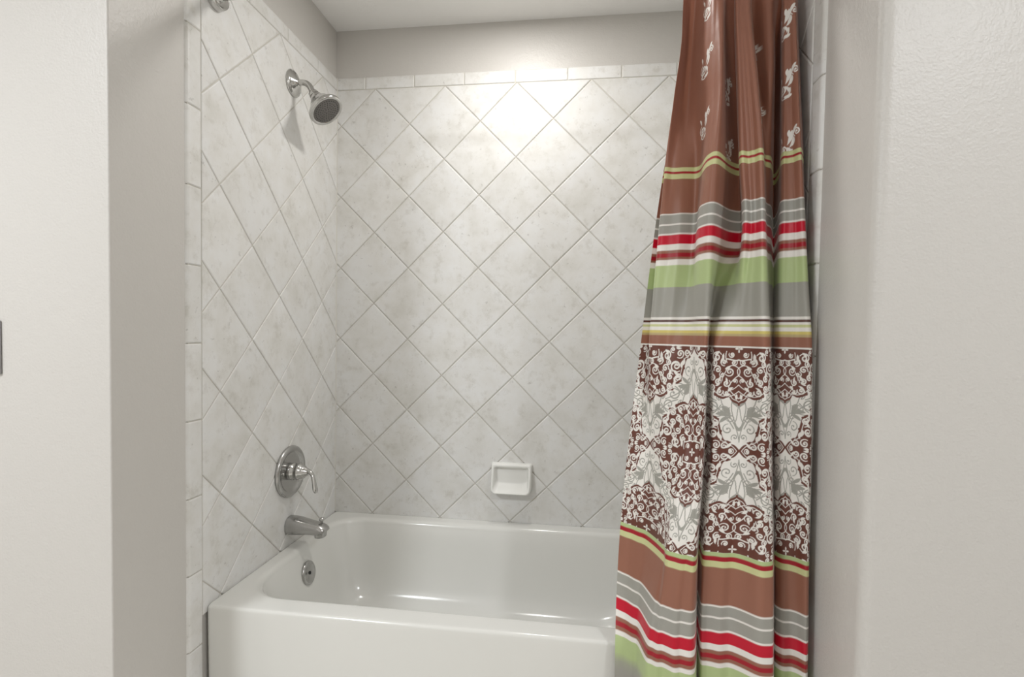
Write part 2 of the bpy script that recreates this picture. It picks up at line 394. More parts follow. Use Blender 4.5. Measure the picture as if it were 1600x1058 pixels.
for k in range(0, 9):
    a = PI / 2 * k / 8; e = lip * math.sin(a)
    rings.append(rrect(BX0 + e - lip * .6, BX1 - e + lip * .6, BY0 + e - lip * .6, BY1 - e + lip * .6, RC, TZ - .001 - (1 - math.cos(a)) * lip))
depth = [(.335, .010, .018, .008, .0), (.28, .024, .055, .017, .0), (.20, .040, .105, .030, .01), (.14, .056, .150, .045, .02), (.105, .075, .19, .062, .02), (.082, .105, .235, .090, .02), (.072, .15, .28, .13, .01), (.069, .20, .33, .18, .0)]
for z, l_, r_, fb_, dr in depth:
    rings.append(rrect(BX0 + l_ + lip * .4, BX1 - r_ - lip * .4, BY0 + fb_ + lip * .4, BY1 - fb_ - lip * .4, [q - dr for q in RC], z))
v, f = loft(rings)
tub = tag(obj('bathtub', v, f, M_TUB, smooth=True), 'white enamel alcove bathtub set between the tiled walls', 'bathtub')
ss = tub.modifiers.new('sub', 'SUBSURF'); ss.levels = 1; ss.render_levels = 1
nrm = Vector((.985, 0, .17)).normalized(); oc = Vector((.0775, -.355, .291))
v, f = lathe(oc - nrm * .004, nrm, [(0, .040), (.004, .041), (.008, .040), (.0105, .036), (.0105, .030), (.0095, .028), (.0095, .004), (.0095, .001)])
op = obj('overflow_plate', v, f, M_SATIN, tub, True); op['label'] = 'round chrome overflow plate'
v, f = lathe(oc + nrm * .0055, nrm, [(0, .0055), (.002, .0055), (.003, .003), (.0015, .001)], 16); obj('screw', v, f, M_DARK, op, True)
v, f = lathe((.28, -.37, .0665), (0, 0, 1), [(0, .036), (.003, .036), (.005, .031), (.0035, .012), (.0035, .001)], 32); obj('drain', v, f, M_SATIN, tub, True)

# ------------------------------------------------------------------ tub spout
SY = -.347
sp = thing('tub_spout', 'chrome tub spout with a diverter knob on the left tiled wall', 'spout')
v, f = sweep([(.001, SY, .4555, .031, .031), (.006, SY, .4555, .033, .0325), (.03, SY, .455, .0325, .0315), (.06, SY, .453, .031, .0275), (.09, SY, .450, .029, .0235), (.115, SY, .447, .028, .0215), (.13, SY, .444, .0265, .016), (.137, SY, .438, .022, .011)], 28, 6, .85)
obj('spout_body', v, f, M_SATIN, sp, True)
v, f = sweep([(.1175, SY, .455, .0245, .0185), (.118, SY, .437, .0235, .0185), (.1185, SY, .4215, .0215, .0175)], 28, 5, .7)
obj('nozzle', v, f, M_SATIN, sp, True)
v, f = lathe((.121, SY, .462), (.08, 0, 1), [(0, .004), (.012, .0035), (.014, .006), (.017, .0085), (.021, .009), (.025, .0075), (.027, .004), (.0275, .001)], 24)
obj('diverter_knob', v, f, M_CHROME, sp, True)

# ------------------------------------------------------------------ valve
VZ = .647
va = thing('shower_valve', 'round chrome shower valve with a curved lever handle on left tiles', 'valve')
v, f = lathe((0, SY, VZ), (1, 0, 0), [(.0005, .090), (.004, .091), (.009, .0895), (.0125, .085), (.0135, .079), (.0115, .073), (.0085, .069), (.0065, .066), (.0050, .058), (.0040, .045), (.0035, .03), (.0035, .001)], 64)
obj('escutcheon', v, f, M_SATIN, va, True)
v, f = lathe((.003, SY, VZ), (1, 0, 0), [(0, .030), (.016, .030), (.018, .026), (.030, .026), (.032, .030), (.038, .031), (.043, .028), (.046, .024), (.052, .023), (.056, .020), (.060, .016), (.067, .013), (.071, .008), (.072, .001)], 40)
hub = obj('handle_hub', v, f, M_CHROME, va, True)
v, f = sweep([(.060, SY, VZ + .002, .009, .009), (.074, SY - .002, VZ + .004, .0085, .008), (.088, SY - .005, VZ - .006, .0075, .0065), (.096, SY - .008, VZ - .026, .008, .0068), (.101, SY - .010, VZ - .048, .0105, .0075), (.104, SY - .011, VZ - .060, .0110, .0078), (.107, SY - .012, VZ - .069, .005, .004)], 20, 6)
obj('lever', v, f, M_CHROME, va, True)
for sgn in (-1, 1):
    v, f = lathe((.004, SY + sgn * .043, VZ), (1, 0, 0), [(0, .0045), (.002, .0045), (.0028, .002)], 14); obj('screw', v, f, M_CHROME, va, True)

# ------------------------------------------------------------------ shower head
SHY = -.332
sh = thing('showerhead', 'chrome shower head on a bent arm high on the left tiled wall', 'shower head')
v, f = lathe((0, SHY, 2.008), (1, 0, 0), [(.0005, .045), (.003, .0455), (.006, .044), (.008, .040), (.0095, .0395), (.011, .036), (.0125, .030), (.016, .027), (.019, .020), (.024, .015), (.026, .012), (.026, .001)], 48)
obj('wall_flange', v, f, M_CHROME, sh, True)
v, f = sweep([(.0, SHY, 2.008, .0102, .0102), (.025, SHY - .001, 2.009, .0102, .0102), (.046, SHY - .002, 2.007, .0102, .0102), (.062, SHY - .004, 1.997, .0102, .0102), (.073, SHY - .006, 1.981, .0102, .0102), (.081, SHY - .008, 1.965, .0102, .0102)], 24, 6)
obj('shower_arm', v, f, M_CHROME, sh, True)
dv = (Vector((.145, -.38, 1.90)) - CAM).normalized()
e1 = (R_ - dv * R_.dot(dv)).normalized(); e2 = (U_ - dv * U_.dot(dv)).normalized()
ax = (.80 * (.62 * e1 - .78 * e2) - .60 * dv).normalized()
P0 = Vector((.078, SHY - .007, 1.970))
v, f = lathe(P0, ax, [(0, .013), (.002, .016), (.010, .0175), (.015, .0155), (.017, .018), (.022, .021), (.028, .022), (.031, .0205), (.034, .026), (.045, .035), (.058, .042), (.068, .049), (.074, .055), (.078, .059), (.083, .0605), (.088, .0595), (.0905, .057), (.0905, .0505), (.0885, .049)], 56, False)
bell = obj('head_bell', v, f, M_CHROME, sh, True)
v, f = lathe(P0, ax, [(.080, .0495), (.0885, .0495), (.0895, .047), (.090, .02), (.090, .001)], 48)
face = obj('spray_face', v, f, M_RUBBER, bell, True); face['label'] = 'dark grey spray face with nozzles'
a_, r__, u__ = frame(ax); V = []; Fc = []
for rr, cnt in ((.008, 5), (.016, 10), (.024, 16), (.032, 22), (.041, 30)):
    for k in range(cnt):
        t = 2 * PI * (k + rr * 37) / cnt; c = P0 + a_ * .0895 + (r__ * math.cos(t) + u__ * math.sin(t)) * rr
        vv, ff = lathe(c, ax, [(0, .0015), (.0016, .0013), (.0018, .0006)], 8); b = len(V); V += vv; Fc += [tuple(i + b for i in q) for q in ff]
obj('nozzles', V, Fc, M_NOZZLE, face, True)

# ------------------------------------------------------------------ soap dish
DX0, DX1, DZ0, DZ1 = .670, .833, .507, .625
def dish_ring(ins, r, dtop, dbot, n=6):
    x0, x1, z0, z1 = DX0 + ins, DX1 - ins, DZ0 + ins, DZ1 - ins; out = []
    q = r * 1.7; r = r * .75
    for cx, cz, a0, r in ((x1 - r, z1 - r, 0, r), (x0 + r, z1 - r, PI / 2, r), (x0 + q, z0 + q, PI, q), (x1 - q, z0 + q, 1.5 * PI, q)):
        for i in range(n + 1):
            a = a0 + PI / 2 * i / n; X, Z = cx + r * math.cos(a), cz + r * math.sin(a)
            t = (Z - DZ0) / (DZ1 - DZ0); t = t * t * (3 - 2 * t); out.append((X, -(dbot + (dtop - dbot) * t), Z))
    return out
def dring2(x0, x1, z0, z1, r, dtop, dbot, n=6):
    out = []
    q = r * 1.7; r = r * .75
    for cx, cz, a0, r in ((x1 - r, z1 - r, 0, r), (x0 + r, z1 - r, PI / 2, r), (x0 + q, z0 + q, PI, q), (x1 - q, z0 + q, 1.5 * PI, q)):
        for i in range(n + 1):
            a = a0 + PI / 2 * i / n; X, Z = cx + r * math.cos(a), cz + r * math.sin(a)
            t = min(1, max(0, (Z - DZ0) / (DZ1 - DZ0))); out.append((X, -(dbot + (dtop - dbot) * t), Z))
    return out
rg = [dish_ring(-.002, .012, 0, 0), dish_ring(-.001, .012, .010, .022), dish_ring(.001, .012, .016, .040), dish_ring(.003, .012, .020, .047), dish_ring(.006, .011, .0215, .050), dish_ring(.009, .010, .021, .049),
      dring2(DX0 + .012, DX1 - .012, DZ0 + .013, DZ1 - .013, .010, .018, .045), dring2(DX0 + .014, DX1 - .014, DZ0 + .020, DZ1 - .015, .010, .010, .036),
      dring2(DX0 + .016, DX1 - .016, DZ0 + .029, DZ1 - .017, .010, .003, .020), dring2(DX0 + .020, DX1 - .020, DZ0 + .036, DZ1 - .022, .010, .001, .004), dring2(DX0 + .03, DX1 - .03, DZ0 + .045, DZ1 - .03, .008, .0008, .001)]
v, f = loft(rg)
sd = obj('soap_dish', v, f, M_DISH, smooth=True)
tag(sd, 'white ceramic soap dish fixed to the back tiled wall above the tub', 'soap dish')
ss = sd.modifiers.new('sub', 'SUBSURF'); ss.levels = 1; ss.render_levels = 2

# ------------------------------------------------------------------ curtain rod
RY, RZ = -.722, 2.058
rod = thing('curtain_rod', 'chrome shower curtain rod whose round end flange sits on left tiles', 'curtain rod')
v, f = lathe((.004, RY, RZ), (1, 0, 0), [(0, .0125), (XR - .008, .0125)], 24); obj('rod_tube', v, f, M_CHROME, rod, True)
for xo, d in ((0, 1), (XR, -1)):
    v, f = lathe((xo, RY, RZ), (d, 0, 0), [(.0, .037), (.003, .038), (.012, .037), (.018, .0355), (.021, .034), (.021, .032), (.016, .028), (.012, .022), (.012, .014), (.026, .014), (.026, .0126)], 40, False)
    obj('end_flange', v, f, M_CHROME, rod, True)

# ------------------------------------------------------------------ switch plate at the left edge of view
pw = thing('light_switch', 'light switch plate on the bright wall at far left edge', 'light switch')
box('cover_plate', -.3505, -.2797, FY - .006, FY, 1.039, 1.160, M_STEEL, pw, bevel=.002)
box('toggle', -.3200, -.3100, FY - .016, FY - .005, 1.088, 1.108, M_WHITE, pw, bevel=.002)

# ------------------------------------------------------------------ lamps
def down_lamp(name, label, x, y, r, energy, color, lens_m, spread=None):
    t = thing(name, label, 'ceiling light')
    v, f = lathe((x, y, CEIL), (0, 0, -1), [(0, r + .02), (.004, r + .02), (.008, r + .012), (.008, r), (.002, r - .002)], 48, False); obj('trim_ring', v, f, M_WHITE, t, True)
    v, f = lathe((x, y, CEIL), (0, 0, -1), [(.0005, r), (.003, r - .001), (.0035, .001)], 48); obj('lamp_lens', v, f, lens_m, t, True)
    area('lamp_light', (x, y, CEIL - .012), (0, 0, 0), r * 2 * .9, energy, color, t, spread=spread)
    return t
down_lamp('recessed_light', 'round recessed lamp in the ceiling above the bathtub', TUB_LAMP[0], TUB_LAMP[1], .085, E_TUB, (1, .98, .95), M_LENS)
down_lamp('ceiling_light', 'round ceiling lamp in the room left of the bathtub', ROOM_LAMP[0], ROOM_LAMP[1], .17, E_ROOM, (.93, .965, 1), M_LENS)
down_lamp('ceiling_light', 'round ceiling lamp in the room right of the camera', HALL_LAMP[0], HALL_LAMP[1], .10, E_HALL, (.95, .975, 1), M_LENS)

# ------------------------------------------------------------------ shower curtain
def pchip_slopes(x, y):
    h = np.diff(x); d = np.diff(y, axis=0) / h[:, None]; m = np.zeros_like(y)
    for i in range(1, len(x) - 1):
        w1 = 2 * h[i] + h[i - 1]; w2 = h[i] + 2 * h[i - 1]; same = d[i - 1] * d[i] > 0
        with np.errstate(divide='ignore', invalid='ignore'):
            m[i] = np.where(same, (w1 + w2) / (w1 / d[i - 1] + w2 / d[i]), 0)
    m[0] = d[0]; m[-1] = d[-1]; return m
def hermite(x, y, q, m):
    i = np.clip(np.searchsorted(x, q) - 1, 0, len(x) - 2); h = (x[i + 1] - x[i]); t = (q - x[i]) / h
    t = t[:, None]; h = h[:, None]
    return ((1 + 2 * t) * (1 - t) ** 2) * y[i] + t * (1 - t) ** 2 * h * m[i] + t * t * (3 - 2 * t) * y[i + 1] + t * t * (t - 1) * h * m[i + 1]
def catmull_slopes(x, y, blend=.75):
    p = pchip_slopes(x, y); h = np.diff(x); d = np.diff(y, axis=0) / h[:, None]; c = p.copy()
    for i in range(1, len(x) - 1): c[i] = (d[i - 1] * h[i] + d[i] * h[i - 1]) / (h[i] + h[i - 1])
    return p * (1 - blend) + c * blend
KS = np.array([-.078, -.042, -.008, .045, .100, .150, .172, .185, .200, .215, .260, .335, .358, .372, .41, .455, .485, .535, .600, .630, .68])
lev = np.array(sorted(CURTAIN)); KX = np.array([[p[0] for p in CURTAIN[z]] for z in lev]); KY = np.array([[p[1] for p in CURTAIN[z]] for z in lev])
MX, MY = pchip_slopes(lev, KX), pchip_slopes(lev, KY)
def rows(a, b, step): n = max(1, int(round((b - a) / step))); return list(np.linspace(a, b, n + 1)[:-1])
ts = np.array(rows(.05, .38, .02) + rows(.38, .66, .0015) + rows(.66, 1.13, .0010) + rows(1.13, 1.56, .0015) + rows(1.56, 1.97, .0013) + rows(1.97, 2.018, .01) + [2.018])
sg = np.array(rows(-.078, .205, .0011) + rows(.205, .345, .0011) + rows(.345, .47, .003) + rows(.47, .63, .0011) + rows(.63, .68, .004) + [.68])
rx, ry = hermite(lev, KX, ts, MX), hermite(lev, KY, ts, MY)           # rows x knots
GX = hermite(KS, rx.T, sg, catmull_slopes(KS, rx.T, .5)).T; GY = hermite(KS, ry.T, sg, catmull_slopes(KS, ry.T, .6)).T
SS, TT = np.meshgrid(sg, ts)
# soft vertical wrinkles inside the folds
wr_ = np.zeros_like(SS)
for fr, am, ph, dr in ((70, .0020, .3, .9), (117, .0018, 1.7, -1.6), (190, .0008, 2.2, 1.2)):
    wr_ += am * np.sin(SS * fr + ph + dr * TT + .8 * np.sin(2.3 * TT + ph))
GY = GY + wr_ * np.clip((2.0 - TT) / .3, 0, 1)
GX = np.minimum(GX, 1.514)
hem = TT < .4
GY = np.where(hem, np.minimum(GY, -.772), GY)

# ---- printed pattern, in fabric coordinates (s across, t up)
def srgb(*c): return np.array([((v / 255) / 12.92 if v <= 10 else ((v / 255 + .055) / 1.055) ** 2.4) for v in c])
C_BROWN = srgb(158, 107, 87); C_WHITE = srgb(246, 242, 236); C_GREY = srgb(168, 166, 158); C_RED = srgb(206, 14, 48); C_RED2 = srgb(170, 26, 42)
C_GREEN = srgb(188, 205, 148); C_PALE = srgb(214, 216, 160); C_YEL = srgb(222, 206, 120); C_TAN = srgb(196, 176, 130); C_DBR = srgb(92, 56, 46)
stripes = [(2.2, C_BROWN), (1.5762, C_PALE), (1.5660, C_RED2), (1.5600, C_PALE), (1.5477, C_BROWN), (1.4613, C_WHITE), (1.4584, C_GREY), (1.4363, C_WHITE), (1.4325, C_GREY), (1.4117, C_WHITE), (1.4076, C_RED), (1.3838, C_WHITE), (1.3683, C_BROWN), (1.3610, C_RED2), (1.3504, C_BROWN), (1.3443, C_WHITE), (1.3296, C_GREEN), (1.2732, C_GREY), (1.1973, C_WHITE), (1.19, C_DBR), (1.1844, C_WHITE), (1.1791, C_PALE), (1.1731, C_WHITE), (1.1638, C_YEL), (1.157, C_TAN), (1.151, C_BROWN), (1.1285, C_WHITE), (1.1243, None),
           (.6666, C_GREEN), (.6575, C_RED2), (.6480, C_PALE), (.6336, C_BROWN), (.5508, C_WHITE), (.5470, C_GREY), (.5259, C_WHITE), (.5219, C_GREY), (.4962, C_WHITE), (.4914, C_RED), (.4665, C_WHITE), (.4526, C_BROWN), (.4446, C_RED2), (.4347, C_BROWN), (.4267, C_WHITE), (.4168, C_GREEN), (.36, C_GREY), (.285, C_WHITE), (.278, C_DBR), (.272, C_WHITE), (.255, C_YEL), (.24, C_BROWN)]
colT = np.zeros((len(ts), 3))
edges = [s[0] for s in stripes]
for i, t in enumerate(ts):
    k = max(j for j in range(len(edges)) if edges[j] >= t)
    c = stripes[k][1]; c = C_WHITE if c is None else c
    colT[i] = c
    if k > 0 and edges[k] - t < .001:                       # soft edge
        p = stripes[k - 1][1]; p = C_WHITE if p is None else p; w = .5 + (edges[k] - t) / .002; colT[i] = p * (1 - w) + c * w
colr = np.repeat(colT[:, None, :], len(sg), 1)

PW, PH = .26, .2235; PX = .00055                           # damask period, half pitch, raster cell
nx, ny = int(PW / PX), int(2 * PH / PX)
class Ras:
    def __init__(s, nx, ny, wrap=True): s.a = np.zeros((ny, nx)); s.nx, s.ny, s.wrap = nx, ny, wrap
    def _put(s, ix, iy, cov):
        if s.wrap: s.a[np.ix_(iy % s.ny, ix % s.nx)] = np.maximum(s.a[np.ix_(iy % s.ny, ix % s.nx)], cov)
        else:
            kx = (ix >= 0) & (ix < s.nx); ky = (iy >= 0) & (iy < s.ny)
            if kx.any() and ky.any(): s.a[np.ix_(iy[ky], ix[kx])] = np.maximum(s.a[np.ix_(iy[ky], ix[kx])], cov[np.ix_(ky, kx)])
    def seg(s, x0, y0, r0, x1, y1, r1):
        r = max(r0, r1) + PX
        ix = np.arange(int(math.floor((min(x0, x1) - r) / PX)), int(math.ceil((max(x0, x1) + r) / PX)) + 1)
        iy = np.arange(int(math.floor((min(y0, y1) - r) / PX)), int(math.ceil((max(y0, y1) + r) / PX)) + 1)
        X, Y = np.meshgrid((ix + .5) * PX, (iy + .5) * PX); dx, dy = x1 - x0, y1 - y0; l2 = dx * dx + dy * dy + 1e-12
        t = np.clip(((X - x0) * dx + (Y - y0) * dy) / l2, 0, 1)
        d = np.hypot(X - x0 - t * dx, Y - y0 - t * dy) - (r0 + (r1 - r0) * t)
        s._put(ix, iy, np.clip(.5 - d / PX, 0, 1))
    def line(s, pts):
        for a, b in zip(pts[:-1], pts[1:]): s.seg(*a, *b)
    def poly(s, pts):
        P = np.array(pts); mn, mx = P.min(0), P.max(0)
        ix = np.arange(int(mn[0] / PX) - 2, int(mx[0] / PX) + 3); iy = np.arange(int(mn[1] / PX) - 2, int(mx[1] / PX) + 3)
        X, Y = np.meshgrid((ix + .5) * PX, (iy + .5) * PX); ins = np.zeros(X.shape, bool)
        for i in range(len(P)):
            a, b = P[i], P[i - 1]
            if a[1] == b[1]: continue
            c = ((a[1] > Y) != (b[1] > Y)) & (X < (b[0] - a[0]) * (Y - a[1]) / (b[1] - a[1]) + a[0]); ins ^= c
        s._put(ix, iy, ins.astype(float))
def spiral(cx, cy, r, a0, turns, w, d=1, n=22, tail=.12):
    out = []
    for i in range(n + 1):
        q = i / n; a = a0 + d * turns * 2 * PI * q; rr = r * (1 - (1 - tail) * q)
        out.append((cx + rr * math.cos(a), cy + rr * math.sin(a), w * (.55 + .45 * math.sin(PI * min(1, q * 1.15))) * .5 if q < .93 else w * .75))
    return out
def bez(p0, p1, p2, p3, w0, w1, w2=None, n=12):
    out = []
    for i in range(n + 1):
        t = i / n; a = (1 - t) ** 3; b = 3 * t * (1 - t) ** 2; c = 3 * t * t * (1 - t); e = t ** 3
        w = (w0 * (1 - t) + w1 * t) if w2 is None else ((w0 * (1 - t) + w2 * t) + (w1 - (w0 + w2) / 2) * 4 * t * (1 - t))
        out.append((a * p0[0] + b * p1[0] + c * p2[0] + e * p3[0], a * p0[1] + b * p1[1] + c * p2[1] + e * p3[1], w * .5))
    return out
def leaf(x, y, ang, ln, w, curl=.0):
    """pointed leaf as a tapered stroke"""
    out = []
    for i in range(13):
        q = i / 12; a = ang + curl * q
        out.append((x + ln * q * math.cos(a), y + ln * q * math.sin(a), max(.0002, w * .5 * math.sin(PI * q ** 1.3) ** .8)))
    return out
centres = [(0, 0), (PW / 2, PH)]
def four(r, pts, sx=(1, -1), sy=(1, -1)):
    for cx, cy in centres:
        for a in sx:
            for b in sy: r.line([(cx + a * x, cy + b * y, w) for x, y, w in pts])
outline = [(.130, 0), (.126, .005), (.119, .012), (.110, .016), (.107, .0215), (.100, .0225), (.095, .030), (.091, .045), (.088, .058), (.085, .070), (.079, .076), (.073, .078), (.070, .085), (.067, .091), (.060, .092), (.053, .099), (.044, .105), (.034, .108), (.026, .105), (.020, .104), (.017, .110), (.012, .115), (.006, .117), (0, .121)]
out_s = [tuple(p) for p in cr(outline, 3)]
gy, br, wh, b2 = Ras(nx, ny), Ras(nx, ny), Ras(nx, ny), Ras(nx, ny)
# grey foliage on the white ground
for args in ((.060, .124, .019, .4, 1.25, .0030, 1), (.100, .086, .014, 2.6, 1.2, .0028, -1), (.034, .136, .013, -1.2, 1.2, .0028, 1), (.106, .048, .012, 1.5, 1.15, .0026, 1), (.120, .030, .008, 3.8, 1.1, .0024, -1), (.090, .122, .011, 4.4, 1.2, .0026, -1), (.018, .150, .010, .2, 1.1, .0024, 1)):
    four(gy, spiral(*args))
for p in (bez((.13, .02), (.125, .06), (.112, .07), (.094, .105), .0024, .0022), bez((.094, .105), (.09, .13), (.06, .15), (.038, .122), .0022, .0022), bez((.118, .05), (.10, .085), (.085, .100), (.05, .112), .0024, .0024), bez((.02, .128), (.04, .16), (.07, .15), (.088, .112), .0022, .0022), bez((.128, .045), (.11, .09), (.112, .10), (.118, .116), .0022, .0022), bez((.0, .124), (.006, .14), (.002, .155), (.012, .162), .0022, .0022)):
    four(gy, p)
for x, y, a, ln, w in ((.112, .074, 2.4, .034, .0125), (.112, .074, 1.75, .030, .0115), (.112, .074, 3.1, .026, .010), (.062, .132, .9, .022, .009), (.062, .132, .1, .022, .009), (.120, .062, 4.9, .022, .008), (.036, .124, 1.9, .024, .009), (.128, .095, 1.9, .02, .008)):
    four(gy, leaf(x, y, a, ln, w * .78, .5))
# brown medallion body with its outline
for cx, cy in centres:
    full = [(x, y) for x, y in out_s] + [(-x, y) for x, y in out_s[::-1]] + [(-x, -y) for x, y in out_s] + [(x, -y) for x, y in out_s[::-1]]
    br.poly([(cx + x, cy + y) for x, y in full])
four(br, [(x, y, .0012) for x, y in out_s])
for x, y in ((.1095, .0185), (.0915, .044), (.0845, .0705), (.0665, .0905), (.052, .0995), (.018, .1045), (0, .1215), (.1285, 0)):
    four(br, [(x, y, .0028), (x + .0002, y, .0028)])
# white scrollwork in the medallion
four(wh, [(x * .955, y * .955, .0008) for x, y in out_s])
for args in ((.112, .000, .006, 0, 1.0, .0030, 1), (.099, .011, .0085, .2, 1.35, .0036, 1), (.081, .014, .010, 2.2, 1.5, .0036, -1), (.073, .040, .0135, .9, 1.6, .0040, 1), (.075, .040, .0165, 2.2, .5, .0024, 1), (.060, .063, .0085, -.6, 1.4, .0036, -1), (.050, .018, .0115, 3.6, 1.5, .0038, 1), (.047, .045, .0090, .3, 1.4, .0036, -1), (.046, .072, .0080, 2.8, 1.3, .0034, 1), (.026, .075, .0085, 4.0, 1.4, .0034, -1), (.020, .050, .0100, .6, 1.4, .0034, 1), (.016, .013, .0068, -.5, 1.4, .0032, 1), (.033, .030, .0075, 1.9, 1.4, .0034, -1), (.064, .006, .0065, 1.2, 1.3, .0030, 1), (.079, .062, .0080, 2.4, 1.4, .0036, -1), (.060, .083, .0080, .6, 1.4, .0036, 1), (.042, .093, .0085, 3.4, 1.4, .0036, -1), (.027, .096, .0062, -.6, 1.3, .0030, 1), (.008, .070, .0055, 2.2, 1.3, .0028, 1), (.010, .030, .0070, 3.9, 1.4, .0030, -1), (.036, .056, .0070, 5.1, 1.3, .0032, 1), (.056, .032, .0070, 4.2, 1.3, .0032, -1)):
    four(wh, [(a_, b_, c_ * .88) for a_, b_, c_ in spiral(*args)])
for x, y, a, ln, w, c in ((.098, .006, .3, .020, .0062, .4), (.090, .022, 1.1, .016, .006, .6), (.086, .030, 2.0, .014, .005, -.5), (.080, .055, 1.9, .017, .006, .4), (.068, .066, .8, .013, .005, .5), (.058, .046, 1.0, .015, .006, .6), (.060, .030, 3.6, .016, .006, .5), (.040, .058, 1.5, .016, .006, -.4), (.036, .082, .3, .016, .005, .5), (.034, .010, 1.2, .014, .006, .4), (.028, .062, 2.1, .013, .005, -.4), (.042, .032, 4.0, .013, .005, .3), (.084, .002, 2.9, .013, .005, .3), (.052, .080, 3.3, .013, .005, .4), (.070, .072, 1.2, .016, .0065, .5), (.052, .090, .5, .014, .006, .5), (.033, .100, 2.9, .014, .006, .4), (.066, .050, .2, .015, .0065, .6), (.004, .098, 1.2, .012, .006, .3), (.012, .084, .2, .014, .006, .5), (.044, .006, .4, .013, .006, .4), (.018, .036, 1.0, .014, .006, -.4), (.086, .040, 4.6, .013, .005, .4)):
    four(wh, leaf(x, y, a, ln, w, c))
for p in (bez((0, .108), (.012, .100), (.020, .092), (.022, .082), .0018, .0018), bez((0, .092), (.010, .100), (.018, .104), (.021, .103), .0018, .0016), bez((.022, .082), (.016, .070), (.008, .062), (0, .058), .0018, .0020), bez((0, .078), (.006, .084), (.014, .090), (.022, .090), .0016, .0016), bez((0, .042), (.010, .034), (.020, .034), (.026, .044), .0020, .0018), bez((0, .024), (.008, .028), (.020, .022), (.028, .022), .0030, .0026), bez((.028, .006), (.03, .014), (.03, .02), (.026, .03), .0018, .0018), bez((.026, .044), (.03, .055), (.036, .06), (.036, .07), .0018, .0018), bez((0, .058), (.004, .052), (.004, .046), (0, .042), .0018, .0018)):
    four(wh, p)
for dx, dy in ((.007, 0), (0, .009)): four(wh, leaf(0, 0, math.atan2(dy, dx), .009, .004))
# small brown accents inside the white leaves
for x, y in ((.099, .010), (.073, .040), (.050, .018), (.020, .050), (.0, .050), (0, .085), (.0, .070)): four(b2, [(x, y, .0013), (x + .0002, y + .0014, .0009)])

TF = TT + .10 * (.40 - np.minimum(SS, .52)) * np.sin(PI * np.clip((TT - .6666) / .4577, 0, 1)) * .65
DT = (((TF - .8987) % (2 * PH)) / PX - .5)
def samp(a, X, Y):
    x0 = np.floor(X).astype(int); y0 = np.floor(Y).astype(int); fx, fy = X - x0, Y - y0; h, w = a.shape
    g = lambda i, j: a[j % h, i % w]
    return g(x0, y0) * (1 - fx) * (1 - fy) + g(x0 + 1, y0) * fx * (1 - fy) + g(x0, y0 + 1) * (1 - fx) * fy + g(x0 + 1, y0 + 1) * fx * fy
dmask = ((TT < 1.1243) & (TT > .6666))
SSO = SS - .130                                               # a medallion centre stands at s = .13
DS = ((SSO % PW) / PX - .5)
gm, bm_, wm, b2m = (samp(r.a, DS, DT)[..., None] for r in (gy, br, wh, b2))
dam = C_WHITE * np.ones(3) * (1 - gm) + C_GREY * gm
dam = dam * (1 - bm_) + srgb(108, 62, 50) * bm_
wm = wm * (bm_ > .5); dam = dam * (1 - wm) + C_WHITE * wm; dam = dam * (1 - b2m) + srgb(108, 62, 50) * b2m
colr = np.where(dmask[..., None], dam, colr)

# ---- small white sprigs on the brown top
SPR = [(.111, 1.955, .9), (.114, 1.820, .9), (.120, 1.672, .9), (.186, 1.751, 1), (.185, 1.596, 1), (.352, 1.820, 1), (.349, 1.658, 1), (.520, 1.885, 1), (.524, 1.742, 1), (.530, 1.596, 1)]
ARC = np.concatenate([np.zeros((len(ts), 1)), np.cumsum(np.hypot(np.diff(GX, axis=1), np.diff(GY, axis=1)), 1)], 1)
MW, MH = .080, .095
mr_ = Ras(int(MW / PX), int(MH / PX), False)
MOT = [spiral(.024, .030, .0155, 2.0, 1.7, .0036, 1), spiral(.024, .030, .0085, 5.0, 1.2, .0030, -1), spiral(.058, .068, .0105, 4.2, 1.5, .0032, -1), leaf(.034, .042, 1.0, .036, .010, .25), leaf(.038, .036, .55, .026, .0085, .6), leaf(.044, .056, 2.3, .022, .008, -.5), leaf(.028, .012, -.3, .020, .008, .5), leaf(.048, .062, 1.5, .026, .008, -.4), bez((.016, .012), (.028, .000), (.046, .008), (.044, .030), .003, .003), leaf(.018, .046, 1.7, .020, .0065, .3), leaf(.012, .010, .3, .018, .006, .8), leaf(.040, .020, 1.2, .018, .006, .8)]
for q in MOT: mr_.line(q)
def sprigs():
    out = np.zeros(SS.shape)
    for s_, t_, sc in SPR:
        k = int(np.argmin(abs(sg - s_))); X = (ARC - ARC[:, k:k + 1]) / sc + MW / 2; Y = (TT - t_) / sc + MH / 2
        ok = (X > 0) & (X < MW - PX * 2) & (Y > 0) & (Y < MH - PX * 2)
        out = np.maximum(out, samp(mr_.a, np.clip(X / PX - .5, 0, mr_.nx - 2), np.clip(Y / PX - .5, 0, mr_.ny - 2)) * ok)
    return out[..., None]
sm = sprigs() * ((TT > 1.5765) & (TT < 2.0))[..., None]
colr = colr * (1 - sm) + C_WHITE * sm

